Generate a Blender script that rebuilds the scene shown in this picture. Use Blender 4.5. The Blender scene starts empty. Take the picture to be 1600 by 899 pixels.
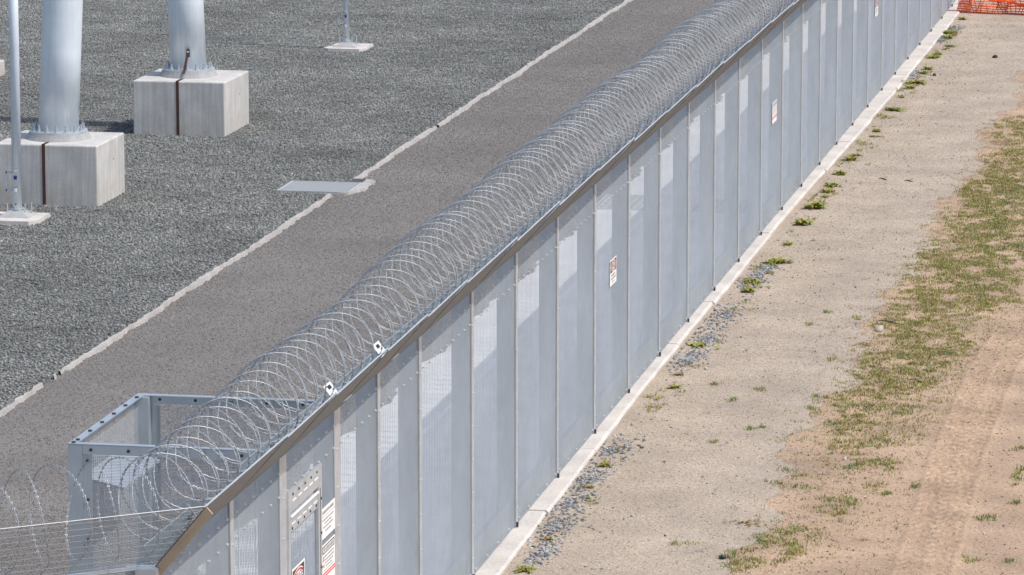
import bpy, bmesh, math, random
import numpy as np
from mathutils import Vector, Matrix
random.seed(7); rng = np.random.default_rng(11)
S = bpy.context.scene; COL = S.collection

# ------------------------------------------------------------ camera, sky, sun
cam_d = bpy.data.cameras.new('camera'); cam = bpy.data.objects.new('camera', cam_d); COL.objects.link(cam)
cam_d.sensor_width = 36; cam_d.lens = 7000/1600*36; cam_d.clip_start = .5; cam_d.clip_end = 3000
cam.location = (8.432, -45.550, 10.4785)
cam.rotation_euler = (math.radians(90-9.6997), 0, math.radians(10.5375))
S.camera = cam
SUN = Vector((1.0, -.20, 1.50)).normalized()
w = bpy.data.worlds.new('World'); S.world = w; w.use_nodes = True
wn = w.node_tree.nodes; wl = w.node_tree.links
sky = wn.new('ShaderNodeTexSky'); sky.sky_type = 'NISHITA'; sky.sun_disc = False
sky.sun_elevation = math.asin(SUN.z); sky.sun_rotation = math.radians(101.3); sky.air_density = 1.0; sky.dust_density = 2.0
bg = wn['Background']; bg.inputs['Strength'].default_value = .15
wl.new(sky.outputs['Color'], bg.inputs['Color'])
sd = bpy.data.lights.new('sun', 'SUN'); sd.energy = 2.8; sd.angle = math.radians(.6); sd.color = (1, .955, .90)
so = bpy.data.objects.new('sun', sd); COL.objects.link(so)
so.rotation_euler = (-SUN).to_track_quat('-Z', 'Y').to_euler(); so.location = (20, -10, 30)
S.view_settings.view_transform = 'Standard'; S.view_settings.look = 'None'
S.view_settings.exposure = .25; S.view_settings.gamma = 1

# ------------------------------------------------------------ materials
def mat(name, col, rough=.6, metal=0., var=.0, vscale=4., bump=0., bscale=30., streak=0., fine=0., fscale=60., tint=None, stretch=(1,1,1), coord='Object', spec=.5):
    m = bpy.data.materials.new(name); m.use_nodes = True
    N = m.node_tree.nodes; L = m.node_tree.links; P = N['Principled BSDF']
    P.inputs['Roughness'].default_value = rough; P.inputs['Metallic'].default_value = metal
    P.inputs['Specular IOR Level'].default_value = spec
    tc = N.new('ShaderNodeTexCoord')
    mp = N.new('ShaderNodeMapping'); mp.inputs['Scale'].default_value = stretch
    if coord == 'World':
        ge = N.new('ShaderNodeNewGeometry'); L.new(ge.outputs['Position'], mp.inputs['Vector'])
    else: L.new(tc.outputs[coord], mp.inputs['Vector'])
    vec = mp.outputs['Vector']
    def noise(sc, det=4., v=vec):
        n = N.new('ShaderNodeTexNoise'); n.inputs['Scale'].default_value = sc; n.inputs['Detail'].default_value = det
        L.new(v, n.inputs['Vector']); return n.outputs['Fac']
    def mul(c, fac, amt):
        r = N.new('ShaderNodeMapRange'); r.inputs['From Min'].default_value = .3; r.inputs['From Max'].default_value = .7
        r.inputs['To Min'].default_value = 1-amt; r.inputs['To Max'].default_value = 1+amt; L.new(fac, r.inputs['Value'])
        x = N.new('ShaderNodeMix'); x.data_type = 'RGBA'; x.blend_type = 'MULTIPLY'; x.inputs['Factor'].default_value = 1
        L.new(c, x.inputs['A']); L.new(r.outputs['Result'], x.inputs['B']); return x.outputs['Result']
    if tint:
        a = N.new('ShaderNodeAttribute'); a.attribute_name = tint; c = a.outputs['Color']
    else:
        rgb = N.new('ShaderNodeRGB'); rgb.outputs[0].default_value = (*col, 1); c = rgb.outputs[0]
    if var: c = mul(c, noise(vscale), var)
    if fine: c = mul(c, noise(fscale, 2.), fine)
    if streak:
        mp2 = N.new('ShaderNodeMapping'); mp2.inputs['Scale'].default_value = (14, 14, .7); L.new(tc.outputs['Object'], mp2.inputs['Vector'])
        c = mul(c, noise(1.5, 5., mp2.outputs['Vector']), streak)
    L.new(c, P.inputs['Base Color'])
    if bump:
        b = N.new('ShaderNodeBump'); b.inputs['Strength'].default_value = bump; b.inputs['Distance'].default_value = .02
        L.new(noise(bscale, 5.), b.inputs['Height']); L.new(b.outputs['Normal'], P.inputs['Normal'])
    return m
M = {}
M['wire'] = mat('mesh_wire', (.455, .478, .495), .45, .3, var=.09, vscale=.8, fine=.06, fscale=5, coord='World')
M['wired'] = mat('dull_mesh_wire', (.36, .37, .38), .5, .4)
M['apron'] = mat('concrete_apron', (.76, .74, .715), .9, var=.10, vscale=1.2, fine=.10, fscale=30, coord='World')
M['topper'] = mat('topper_steel', (.16, .165, .168), .55, .3)
M['grate'] = mat('grate_steel', (.50, .51, .51), .5, .2)
M['road_stone'] = mat('road_stone', (.3,.3,.3), .95, var=.15, vscale=1.1, fine=.10, fscale=.4, tint='tint', coord='World', stretch=(1,.07,1))
M['lip'] = mat('lip_steel', (.40, .47, .50), .42, .85, var=.06, vscale=5)
M['galv'] = mat('galvanised_steel', (.54, .575, .60), .45, .5, var=.10, vscale=6, fine=.05, fscale=40)
M['galvd'] = mat('galvanised_sheet', (.47, .505, .54), .5, .5, var=.10, vscale=5)
M['cage'] = mat('cage_steel', (.52, .57, .60), .42, .6, var=.08, vscale=5)
M['tube'] = mat('tube_galvanised', (.72, .775, .815), .34, .15, var=.07, vscale=2.5, streak=.05, bump=.05, bscale=60)
M['razor'] = mat('razor_wire', (.44, .455, .465), .5, .2)
M['bolt'] = mat('bolt_steel', (.62, .63, .64), .4, .3)
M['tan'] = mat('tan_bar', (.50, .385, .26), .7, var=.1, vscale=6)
M['dark'] = mat('dark_steel', (.06, .065, .07), .5, .5)
M['conc'] = mat('concrete_block', (.52, .50, .465), .85, var=.13, vscale=2.2, streak=.14, fine=.10, fscale=70, bump=.15, bscale=50)
_c = M['conc'].node_tree; _N, _L = _c.nodes, _c.links
_tc = _N.new('ShaderNodeTexCoord'); _sp = _N.new('ShaderNodeSeparateXYZ'); _L.new(_tc.outputs['Object'], _sp.inputs[0])
_nz = _N.new('ShaderNodeTexNoise'); _nz.inputs['Scale'].default_value = 2.3; _nz.inputs['Detail'].default_value = 6; _L.new(_tc.outputs['Object'], _nz.inputs['Vector'])
_m1 = _N.new('ShaderNodeMapRange'); _m1.inputs['From Min'].default_value = .42; _m1.inputs['From Max'].default_value = .0; _L.new(_sp.outputs['Z'], _m1.inputs['Value'])
_m2 = _N.new('ShaderNodeMapRange'); _m2.inputs['From Min'].default_value = .46; _m2.inputs['From Max'].default_value = .7; _m2.inputs['To Max'].default_value = .75; _L.new(_nz.outputs['Fac'], _m2.inputs['Value'])
_mm = _N.new('ShaderNodeMath'); _mm.operation = 'MULTIPLY'; _L.new(_m1.outputs[0], _mm.inputs[0]); _L.new(_m2.outputs[0], _mm.inputs[1])
_mx = _N.new('ShaderNodeMix'); _mx.data_type = 'RGBA'; _mx.inputs['B'].default_value = (.33, .25, .17, 1); _P = _N['Principled BSDF']
_src = _P.inputs['Base Color'].links[0].from_socket; _L.new(_mm.outputs[0], _mx.inputs['Factor']); _L.new(_src, _mx.inputs['A']); _L.new(_mx.outputs['Result'], _P.inputs['Base Color'])
M['foot'] = mat('concrete_footing', (.56, .52, .48), .9, var=.14, vscale=1.6, fine=.10, fscale=25, bump=.3, bscale=25)
M['kerb'] = mat('kerb_concrete', (.40, .375, .35), .95, var=.14, vscale=3, fine=.15, fscale=45, bump=.5, bscale=40)
M['grout'] = mat('grout', (.36, .36, .35), .9, var=.1, vscale=8, bump=.2, bscale=50)
M['copper'] = mat('brown_strap', (.085, .036, .022), .5, .2, var=.2, vscale=8)
M['white'] = mat('sign_white', (.87, .87, .86), .4)
M['black'] = mat('sign_black', (.03, .026, .022), .45)
M['red'] = mat('sign_red', (.72, .025, .03), .45)
M['print'] = mat('sign_print', (.25, .24, .25), .5)
M['blue'] = mat('sticker_blue', (.02, .05, .22), .4)
M['orange'] = mat('orange_plastic', (1.0, .31, .12), .5, var=.12, vscale=6)
_n = M['orange'].node_tree.nodes; _t = _n.new('ShaderNodeBsdfTranslucent'); _t.inputs['Color'].default_value = (1.0, .36, .15, 1)
_x = _n.new('ShaderNodeMixShader'); _x.inputs[0].default_value = .5; _o = [n for n in _n if n.type == 'OUTPUT_MATERIAL'][0]
M['orange'].node_tree.links.new(_n['Principled BSDF'].outputs[0], _x.inputs[1]); M['orange'].node_tree.links.new(_t.outputs[0], _x.inputs[2]); M['orange'].node_tree.links.new(_x.outputs[0], _o.inputs['Surface'])
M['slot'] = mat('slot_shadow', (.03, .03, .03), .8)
M['dirt'] = mat('dirt', (.40, .278, .185), .95, var=.20, vscale=.9, fine=.22, fscale=26, bump=.6, bscale=22, coord='World')
M['strip'] = mat('gravel_strip_base', (.40, .325, .25), .95, var=.14, vscale=.9, fine=.25, fscale=40, bump=.5, bscale=40, coord='World')
M['road'] = mat('road_surface', (.185, .172, .158), .95, var=.16, vscale=.45, fine=.3, fscale=45, bump=.6, bscale=40, coord='World')
M['yard'] = mat('yard_base', (.10, .103, .10), .95, var=.2, vscale=.5, fine=.3, fscale=25, coord='World')
M['stone'] = mat('loose_stone', (.3, .3, .3), .9, var=.18, vscale=.9, fine=.16, fscale=.3, tint='tint', coord='World')
M['grass'] = mat('grass_blades', (.1, .14, .04), .7, tint='tint', coord='World', spec=.2)
M['leaf'] = mat('weed_leaf', (.24, .27, .045), .6, var=.3, vscale=9, spec=.3)
M['leafy'] = mat('weed_leaf_rusty', (.24, .15, .03), .6, var=.3, vscale=9, spec=.3)
M['rock'] = mat('pale_rock', (.46, .42, .38), .9, var=.2, vscale=20, bump=.4, bscale=40)
M['twig'] = mat('twig_bark', (.055, .04, .03), .9, var=.2, vscale=30)

# ------------------------------------------------------------ helpers
class MB:
    def __init__(s): s.v = []; s.f = []; s.m = []; s.k = 0
    def quad(s, pts):
        n = len(s.v); s.v += [tuple(p) for p in pts]; s.f.append(tuple(range(n, n+len(pts)))); s.m.append(s.k)
    def hexa(s, p):          # 8 points: 4 bottom, 4 top
        n = len(s.v); s.v += [tuple(q) for q in p]
        for a in ((3,2,1,0),(4,5,6,7),(0,1,5,4),(1,2,6,5),(2,3,7,6),(3,0,4,7)): s.f.append(tuple(n+i for i in a)); s.m.append(s.k)
    def box(s, x0, x1, y0, y1, z0, z1):
        s.hexa([(x0,y0,z0),(x1,y0,z0),(x1,y1,z0),(x0,y1,z0),(x0,y0,z1),(x1,y0,z1),(x1,y1,z1),(x0,y1,z1)])
    def bar(s, a, b, wd, th, up=(0,0,1)):   # box along a->b ; wd across, th along 'up'
        a = Vector(a); b = Vector(b); d = (b-a).normalized(); u = Vector(up); sd_ = d.cross(u).normalized(); u = sd_.cross(d).normalized()
        sd_ *= wd/2; u *= th/2
        s.hexa([a-sd_-u, a+sd_-u, b+sd_-u, b-sd_-u, a-sd_+u, a+sd_+u, b+sd_+u, b-sd_+u])
    def tube(s, pts, r, n=6, cap=True):
        pts = [Vector(p) for p in pts]; rings = []
        for i, p in enumerate(pts):
            d = (pts[min(i+1, len(pts)-1)] - pts[max(i-1, 0)]).normalized()
            ref = Vector((0,0,1)) if abs(d.z) < .9 else Vector((1,0,0))
            a = d.cross(ref).normalized(); b = a.cross(d)
            rr = r[i] if isinstance(r, (list, tuple)) else r
            k = len(s.v)
            for j in range(n):
                t = 2*math.pi*j/n; s.v.append(tuple(p + a*rr*math.cos(t) + b*rr*math.sin(t)))
            rings.append(k)
        for a, b in zip(rings, rings[1:]):
            for j in range(n): s.f.append((a+j, b+j, b+(j+1)%n, a+(j+1)%n)); s.m.append(s.k)
        if cap:
            s.f.append(tuple(rings[0]+j for j in range(n))); s.m.append(s.k)
            s.f.append(tuple(rings[-1]+n-1-j for j in range(n))); s.m.append(s.k)
    def mesh(s, name, mats, smooth=False, weld=False):
        me = bpy.data.meshes.new(name); me.from_pydata(s.v, [], s.f)
        for m_ in (mats if isinstance(mats, (list, tuple)) else [mats]): me.materials.append(m_)
        if any(s.m): me.polygons.foreach_set('material_index', s.m)
        if smooth: me.polygons.foreach_set('use_smooth', [True]*len(s.f))
        me.update(); return me
    def build(s, name, mats, parent=None, loc=None, smooth=False, **kw):
        return link(name, s.mesh(name, mats, smooth), parent, loc, **kw)
def link(name, me, parent=None, loc=None, rot=None, **kw):
    o = bpy.data.objects.new(name, me); COL.objects.link(o)
    if parent: o.parent = parent
    if loc: o.location = loc
    if rot: o.rotation_euler = rot
    for k, v in kw.items(): o[k] = v
    return o
def thing(name, label, cat, loc=(0,0,0), rotz=0, group=None):
    o = bpy.data.objects.new(name, None); COL.objects.link(o); o.location = loc; o.rotation_euler = (0,0,rotz)
    o.empty_display_size = .2; o['label'] = label; o['category'] = cat
    if group: o['group'] = group
    return o
def tag(o, label, cat, group=None):
    o['label'] = label; o['category'] = cat
    if group: o['group'] = group
    return o
def bevel(me, off, seg=2):
    bm = bmesh.new(); bm.from_mesh(me); bmesh.ops.bevel(bm, geom=bm.edges[:], offset=off, segments=seg, affect='EDGES', profile=.5)
    bm.to_mesh(me); bm.free(); return me
_cache = {}
def wire_panel(wd, ht, key='p', hs=.0127, vs=.0762, r=.0021):
    """anti-climb mesh lying in the y-z plane, y 0..wd, z 0..ht"""
    k = (key, round(wd, 3), round(ht, 3))
    if k in _cache: return _cache[k]
    b = MB()
    def prism(a, c, ax):
        n = len(b.v)
        for p in (a, c):
            for dx, dq in (((.0038,0),(0,.0020),(-.0038,0),(0,-.0020)) if ax == 'y' else ((.0014,0),(0,.0014),(-.0014,0),(0,-.0014))):
                b.v.append((p[0]+dx, p[1]+(dq if ax == 'z' else 0), p[2]+(dq if ax == 'y' else 0)))
        for j in range(4): b.f.append((n+j, n+(j+1)%4, n+4+(j+1)%4, n+4+j)); b.m.append(0)
    z = hs/2
    while z < ht: prism((0,0,z),(0,wd,z),'y'); z += hs
    y = vs/2
    while y < wd: prism((-.004,y,0),(-.004,y,ht),'z'); y += vs
    me = b.mesh('mesh_panel', M['wire'], smooth=True); _cache[k] = me; return me
def arm_panel(wd, ht):
    """leaning mesh: close wires run up the slope, wide-spaced wires run along it"""
    k = ('arm', round(wd, 3))
    if k in _cache: return _cache[k]
    b = MB(); r = .0019
    y = .0064
    while y < wd:
        n = len(b.v)
        for z in (0, ht):
            for dx, dy in ((r,0),(0,r),(-r,0),(0,-r)): b.v.append((dx, y+dy, z))
        for j in range(4): b.f.append((n+j, n+(j+1)%4, n+4+(j+1)%4, n+4+j)); b.m.append(0)
        y += .0127
    z = .03
    while z < ht:
        n = len(b.v)
        for y in (0, wd):
            for dx, dz in ((r,0),(0,r),(-r,0),(0,-r)): b.v.append((dx-2*r, y, z+dz))
        for j in range(4): b.f.append((n+j, n+(j+1)%4, n+4+(j+1)%4, n+4+j)); b.m.append(0)
        z += .0762
    me = b.mesh('topper_mesh', M['wired'], smooth=True); _cache[k] = me; return me
def bolt(b, x, y, z, r=.011, h=.014):
    b.tube([(x,y,z),(x+h,y,z)], [r, r*.75], 6)

# ------------------------------------------------------------ ground sheets
def sheet(name, x0, x1, y0, y1, z, m):
    b = MB(); b.quad([(x0,y0,z),(x1,y0,z),(x1,y1,z),(x0,y1,z)])
    return b.build(name, m, kind='structure')
sheet('dirt_ground', -900, 900, -900, 900, -.045, M['dirt'])
sheet('access_road', -7.2, -.2, -40, 400, -.034, M['road'])
def apron():
    b = MB(); y = -14.2; prev = None
    while y < 62:
        x0 = -2.82 + .05*math.sin(y*1.3) + .03*math.sin(y*3.9+1) + .02*math.sin(y*11)
        row = [(x0, y, -.036), (x0+.02, y, -.012), (-.34, y, -.012)]
        if prev:
            for i in range(2): b.quad([prev[i], prev[i+1], row[i+1], row[i]])
        prev = row; y += .15
    b.build('concrete_apron', M['apron'], kind='structure')
apron()
sheet('gravel_yard', -260, -7.2, -60, 400, -.030, M['yard'])

def gravel_strip():
    b = MB(); y = -14.; prev = None
    while y < 60:
        xr = 2.44 + .16*math.sin(y*.7+1) + .1*math.sin(y*2.3) + .07*math.sin(y*5.1+2)
        row = [(.05, y, -.0405), (xr, y, -.0405)]
        if prev: b.quad([prev[0], prev[1], row[1], row[0]])
        prev = row; y += .12
    b.build('gravel_strip', M['strip'], kind='structure')
gravel_strip()
ico_v, ico_f = None, None
def ico():
    global ico_v, ico_f
    bm = bmesh.new(); bmesh.ops.create_icosphere(bm, subdivisions=1, radius=1)
    ico_v = np.array([v.co[:] for v in bm.verts]); ico_f = np.array([[v.index for v in f.verts] for f in bm.faces]); bm.free()
ico()
def stones_mesh(name, P, size, flat, pal, m, rand=.28):
    """P: n x 3 centres; one small faceted stone at each"""
    n = len(P); th = rng.uniform(0, 2*np.pi, n)
    V = ico_v[None]*(1+rng.uniform(-rand, rand, (n, 12, 1)))
    sc = size[:, None, None]*np.stack([rng.uniform(.8, 1.3, n), rng.uniform(.7, 1.05, n), flat*rng.uniform(.7, 1.2, n)], 1)[:, None, :]
    V = V*sc; c, s_ = np.cos(th)[:, None], np.sin(th)[:, None]
    tilt = rng.normal(0, .35, n)[:, None]; ct, st = np.cos(tilt), np.sin(tilt)
    X, Y, Zz = V[..., 0], V[..., 1], V[..., 2]; X, Zz = X*ct-Zz*st, X*st+Zz*ct
    V = np.stack([X*c-Y*s_, X*s_+Y*c, Zz], -1) + P[:, None, :]
    F = (ico_f[None] + (np.arange(n)*12)[:, None, None]).reshape(-1, 3)
    me = bpy.data.meshes.new(name); me.vertices.add(n*12); me.vertices.foreach_set('co', V.reshape(-1).astype(np.float32))
    me.loops.add(len(F)*3); me.loops.foreach_set('vertex_index', F.reshape(-1).astype(np.int32))
    me.polygons.add(len(F)); me.polygons.foreach_set('loop_start', (np.arange(len(F))*3).astype(np.int32))
    me.update(calc_edges=True); me.validate()
    pal = np.array(pal); idx = rng.integers(0, len(pal), n); t = pal[idx]*rng.uniform(.72, 1.28, (n, 1))
    ca = me.color_attributes.new('tint', 'FLOAT_COLOR', 'POINT')
    ca.data.foreach_set('color', np.repeat(np.concatenate([t, np.ones((n,1))], 1), 12, 0).reshape(-1).astype(np.float32))
    me.materials.append(m); return me
def stone_field(name, x0, x1, y0, y1, z, dens, smin, smax, pal, tile=2., flat=.75, m='stone'):
    n = int(dens*tile*tile)
    P = np.stack([rng.uniform(-tile/2, tile/2, n), rng.uniform(-tile/2, tile/2, n), rng.uniform(-.25, .35, n)*smin], 1)
    size = smin + (smax-smin)*rng.power(.6, n)*.9
    me = stones_mesh(name, P, size/2, flat, pal, M[m])
    nx, ny = max(1, round((x1-x0)/tile)), max(1, round((y1-y0)/tile))
    o = link(name, me, None, ((x0+x1)/2, (y0+y1)/2, z), kind='stuff')
    ng = bpy.data.node_groups.new(name+'_spread', 'GeometryNodeTree')
    ng.interface.new_socket('Geometry', in_out='INPUT', socket_type='NodeSocketGeometry')
    ng.interface.new_socket('Geometry', in_out='OUTPUT', socket_type='NodeSocketGeometry')
    N, L = ng.nodes, ng.links
    gi, go = N.new('NodeGroupInput'), N.new('NodeGroupOutput')
    gr = N.new('GeometryNodeMeshGrid'); gr.inputs['Size X'].default_value = max((nx-1)*tile, 1e-4); gr.inputs['Size Y'].default_value = max((ny-1)*tile, 1e-4)
    gr.inputs['Vertices X'].default_value = max(nx, 2) if nx > 1 else 2; gr.inputs['Vertices Y'].default_value = max(ny, 2)
    ip = N.new('GeometryNodeInstanceOnPoints')
    rv = N.new('FunctionNodeRandomValue'); rv.data_type = 'INT'
    rv.inputs[4].default_value = 0; rv.inputs[5].default_value = 3
    mu = N.new('ShaderNodeMath'); mu.operation = 'MULTIPLY'; mu.inputs[1].default_value = math.pi/2
    cx = N.new('ShaderNodeCombineXYZ')
    L.new(rv.outputs[2], mu.inputs[0]); L.new(mu.outputs[0], cx.inputs['Z']); L.new(cx.outputs[0], ip.inputs['Rotation'])
    L.new(gr.outputs['Mesh'], ip.inputs['Points']); L.new(gi.outputs[0], ip.inputs['Instance']); L.new(ip.outputs[0], go.inputs[0])
    md = o.modifiers.new('spread', 'NODES'); md.node_group = ng
    return o
GREY = [(.155,.16,.148),(.19,.195,.181),(.22,.225,.209),(.265,.268,.25),(.12,.123,.115),(.21,.208,.188)]
stone_field('crushed_rock', -23.2, -7.2, 3, 59, -.028, 800, .024, .054, GREY, 2.)
ROADP = [(.163,.150,.134),(.19,.175,.157),(.14,.129,.115),(.22,.205,.185),(.167,.148,.128)]
stone_field('road_chippings', -7.2, -.6, -3, 58.6, -.034, 900, .010, .025, ROADP, 2.2, m='road_stone')
SANDP = [(.465,.40,.325),(.42,.37,.315),(.37,.345,.315),(.54,.47,.385),(.45,.36,.26),(.29,.275,.26),(.16,.16,.165)]
stone_field('sandy_gravel', .2, 2.2, -6, 54, -.045, 900, .010, .026, SANDP, 2.)
# ragged outer fringe of the gravel band and scattered stones on the dirt
def scatter(name, fn, n, z, smin, smax, pal, flat=.7):
    pts = []
    while len(pts) < n:
        x, y = fn()
        pts.append((x, y, z + random.uniform(-.2, .3)*smin))
    P = np.array(pts); size = smin + (smax-smin)*rng.power(.7, n)
    return link(name, stones_mesh(name, P, size/2, flat, pal, M['stone']), kind='stuff')
def edge_x(y): return 2.48 + .16*math.sin(y*.7+1) + .1*math.sin(y*2.3) + .07*math.sin(y*5.1+2)
def fringe():
    y = random.uniform(-6, 54); e = edge_x(y)
    return random.uniform(2.15, e) if random.random() < .8 else e + abs(random.gauss(0, .15)), y
scatter('gravel_fringe', fringe, 22000, -.045, .010, .026, SANDP)
DIRTP = [(.42,.29,.19),(.50,.37,.26),(.34,.23,.155),(.62,.56,.48),(.2,.16,.13)]
scatter('dirt_crumbs', lambda: (random.uniform(2.4, 7), random.uniform(-6, 40)), 15000, -.045, .008, .028, DIRTP, .5)
DARK = [(0.2,1.36,.35,1.13),(.34,-.96,.23,.82),(.26,.25,.27,.93),(.24,13.35,.35,1.49),(.26,11.41,.29,1.16),(.25,10.02,.24,.89),(.31,17.1,.23,1.12),(.27,15.98,.22,.81),(.2,46.43,.19,.94),(.2,40.37,.15,.82),(.28,48.34,.19,.73),(.21,4.31,.29,.91),(.22,2.71,.25,.85)]
def dark():
    a = DARK[random.randrange(len(DARK))]; t = random.uniform(0, 6.28); r = abs(random.gauss(0, .55))
    return max(.2, a[0]+.14+a[2]*r*math.cos(t)), a[1]+a[3]*r*math.sin(t)
scatter('blue_metal_gravel', dark, 3600, -.04, .022, .055, [(.16,.17,.19),(.22,.235,.25),(.29,.30,.31),(.11,.115,.13),(.36,.35,.33)])
scatter('loose_dark_stones', lambda: (.25+abs(random.gauss(0,.75)), random.uniform(-5, 50)), 1300, -.042, .018, .042, [(.16,.16,.17),(.24,.24,.24),(.11,.11,.11)])

# kerb edging between yard and road: a ragged ribbon of spilled concrete round the drain grate
def kerb():
    b = MB(); step = .06; y = -14.
    prev = None
    def n1(y, a): return sum(math.sin(y*f+a*p)*g for f, p, g in ((1.3,1,.5),(3.7,2,.35),(9.1,3,.28),(21.,4,.22),(47.,5,.2)))
    while y < 75:
        wd = .040 + .015*n1(y, 1.7); off = .03*n1(y*.7, 4.1)
        if y < 17: wd *= .62 + .38*max(0, min(1, (y-4)/10))
        c = -7.17 + off
        x0, x1 = c - wd - .012*n1(y*2, 8), c + wd + .018*n1(y*1.6, 2)
        if 22.75 < y < 24.35: x1 = -6.80 + .05*n1(y*3, 5) - .28*max(0, (22.75+.75-y)/.75)**1.2; x0 = -6.97
        if wd < .02: prev = None; y += step; continue
        z = .022 + .006*n1(y*1.9, 3)
        row = [(x0, y, -.05), (x0+.015, y, z), (x1-.02, y, z-.006), (x1, y, -.05)]
        if prev:
            for i in range(3): b.quad([prev[i], prev[i+1], row[i+1], row[i]])
        prev = row; y += step
    b.build('kerb_edging', M['kerb'], kind='structure')
kerb()

# ------------------------------------------------------------ concrete footing under the fence
def footing():
    root = bpy.data.objects.new('concrete_footing', None); COL.objects.link(root); root['kind'] = 'structure'
    J = [-15.3,-12.4,-9.1,-5.8,-2.5,.8,4.1,7.46,10.87,14.09,17.2,20.2,23.7,27,30.4,33.6,36.8,40,43.16,46.4,49.8,53,57]
    ys = [-15,-2.2,7.9,22,37.7,50,60]; xs = [.25,.24,.13,.14,.27,.27,.27]
    for a, c in zip(J, J[1:]):
        o_ = random.uniform(-.02, .02); dz = random.uniform(-.006, .004)
        b = MB(); n = 8; rows = []
        for i in range(n+1):
            y = a+.006 + (c-a-.012)*i/n; xr = float(np.interp(y, ys, xs)) + o_ + random.uniform(-.006, .006)
            rows.append([(-.34, y, -.2), (-.34, y, dz), (xr-.025, y, dz), (xr, y, dz-.02+random.uniform(-.006,.004)), (xr+.015, y, -.2)])
        for p, q in zip(rows, rows[1:]):
            for k in range(4): b.quad([p[k], p[k+1], q[k+1], q[k]])
        b.quad(rows[0][::-1]); b.quad(rows[-1])
        b.build('footing_slab', M['foot'], root)
footing()

# ------------------------------------------------------------ security fence
H = 2.95; TD, TH = .46, .502        # top arm: outward reach and rise
def fence(root, ys, wide=(), y_tip0=None, y_tip1=None, arm='sheet', gate=None, lip=True):
    """local frame: +x outward, y along, z up"""
    cover = {}
    for i, y in enumerate(ys):
        wd = .12 if y in wide else .055
        big = (y in wide)
        b = MB(); b.box(-.195, -.012, y-.045, y+.045, -.02, H-.01)
        p = b.build('post', M['galvd'], root)
        b = MB(); b.box(.004, .012, y-wd, y+wd, 0.0, H-.02); b.build('cover_strip', M['galv'], p)
        b = MB(); z = .2
        while z < H-.05: bolt(b, .0122, y, z, .010, .010); z += .34
        b.build('strip_bolts', M['bolt'], p, kind='stuff')
        b = MB(); b.box(.012, .035, y-.05, y-.02, .002, .05); b.build('foot_clip', M['dark'], p)
    for a, c in zip(ys, ys[1:]):
        wd = c-a
        p = link('mesh_panel', wire_panel(wd, H-.02), root, (0, a, .012))
        b = MB(); n = max(3, round(wd/.29))
        for k in range(n):
            y = wd*(k+.5)/n
            bolt(b, .004, y, 2.80, .0125, .016); bolt(b, .004, y, 2.60, .0125, .016)
            if k % 2 == 0: bolt(b, .004, y, .05, .013, .016)
        b.build('panel_bolts', M['bolt'], p, kind='stuff')
        b = MB(); b.box(-.06, -.052, .05, wd-.05, .0, .27); b.box(-.05, -.008, .05, wd-.05, -.008, -.001); b.build('toe_plate', M['galv'], p)
    # outward leaning top arm, bay by bay
    for i, (a, c) in enumerate(zip(ys, ys[1:])):
        ta = y_tip0 if (i == 0 and y_tip0 is not None) else a+.0
        tc = y_tip1 if (i == len(ys)-2 and y_tip1 is not None) else c-.0
        j0, j1 = random.uniform(-.012, .004), random.uniform(.008, .026)
        if arm == 'sheet':
            b = MB(); nrm = Vector((-TH, 0, TD)).normalized()*.003
            q = [Vector((.012, a+.003, H-.012)), Vector((.012, c-.003, H-.012)), Vector((TD, tc-.003, H+TH+j1)), Vector((TD, ta+.003, H+TH+j0))]
            b.hexa([p-nrm for p in q]+[p+nrm for p in q]); b.build('topper_sheet', M['topper'], root)
            b = MB(); b.bar((TD, ta+.003, H+TH+j0+.005), (TD, tc-.003, H+TH+j1+.005), .018, .012, (-TH,0,TD)); b.build('edge_bar', M['galv'], root)
    return
main = thing('security_fence', 'tall grey welded mesh fence with steel posts and leaning top running to the orange barrier', 'fence')
YS = [-14.6, -12.27, -10.55, -8.53, -6.83, -4.99, -2.42] + [2.5*k for k in range(0, 24)]
fence(main, YS, wide=(-10.55, -8.53), y_tip0=-14.6-.48*.48)
# inner lip sheets and brackets along the fence top
def lip(y0, y1, top=True):
    b = MB(); nx = Vector((.13, 0, .09)).normalized()*.0025
    q = [Vector((-.004, y0, H+.005)), Vector((-.004, y1, H+.005)), Vector((-.085, y1, H+.125)), Vector((-.085, y0, H+.125))]
    b.hexa([p-nx for p in q]+[p+nx for p in q])
    o = b.build('lip_sheet', M['lip'], main)
    b = MB(); b.bar(q[3]+nx, q[2]+nx, .008, .008); b.build('lip_edge', M['galv'], o)
    b = MB(); n = max(4, int((y1-y0)/.16))
    for k in range(n):
        y = y0+(y1-y0)*(k+.5)/n
        for t in (.28, .72):
            p = q[0].lerp(q[3], t); b.tube([(p.x, y, p.z), (p.x+.010, y, p.z+.006)], .004, 5)
    b.build('lip_bolts', M['galvd'], o, kind='stuff')
    b = MB(); b.tube([(-.04, y1-.16, H+.085), (-.02, y1-.16, H+.1)], .018, 8); b.build('lip_bolt', M['dark'], o)
def bracket(y, wd=.012, tee=False, slot=False):
    b = MB(); a = Vector((.012, y, H+.01)); c = Vector((-.112, y, H+.172))
    b.bar(a, c, wd, .012 if not slot else .006, (.16,0,.12))
    b.bar(a+Vector((-.02,0,-.01)), a+Vector((.07,0,.05)), wd, .01, (0,0,1))
    if tee: b.bar(c+Vector((-.05,0,-.02)), c+Vector((.05,0,.035)), wd, .008, (0,0,1))
    o = b.build('lip_bracket', M['white' if slot else 'galv'], main)
    if slot:
        b = MB(); p = a.lerp(c, .82); d = (c-a).normalized(); nn = Vector((.16,0,.12)).normalized()*.0045
        b.bar(p-d*.018+nn, p+d*.018+nn, wd*.4, .003, (.16,0,.12)); b.build('slot', M['slot'], o)
lip(-14.55, -13.24); bracket(-13.22, .014, True)
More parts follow.
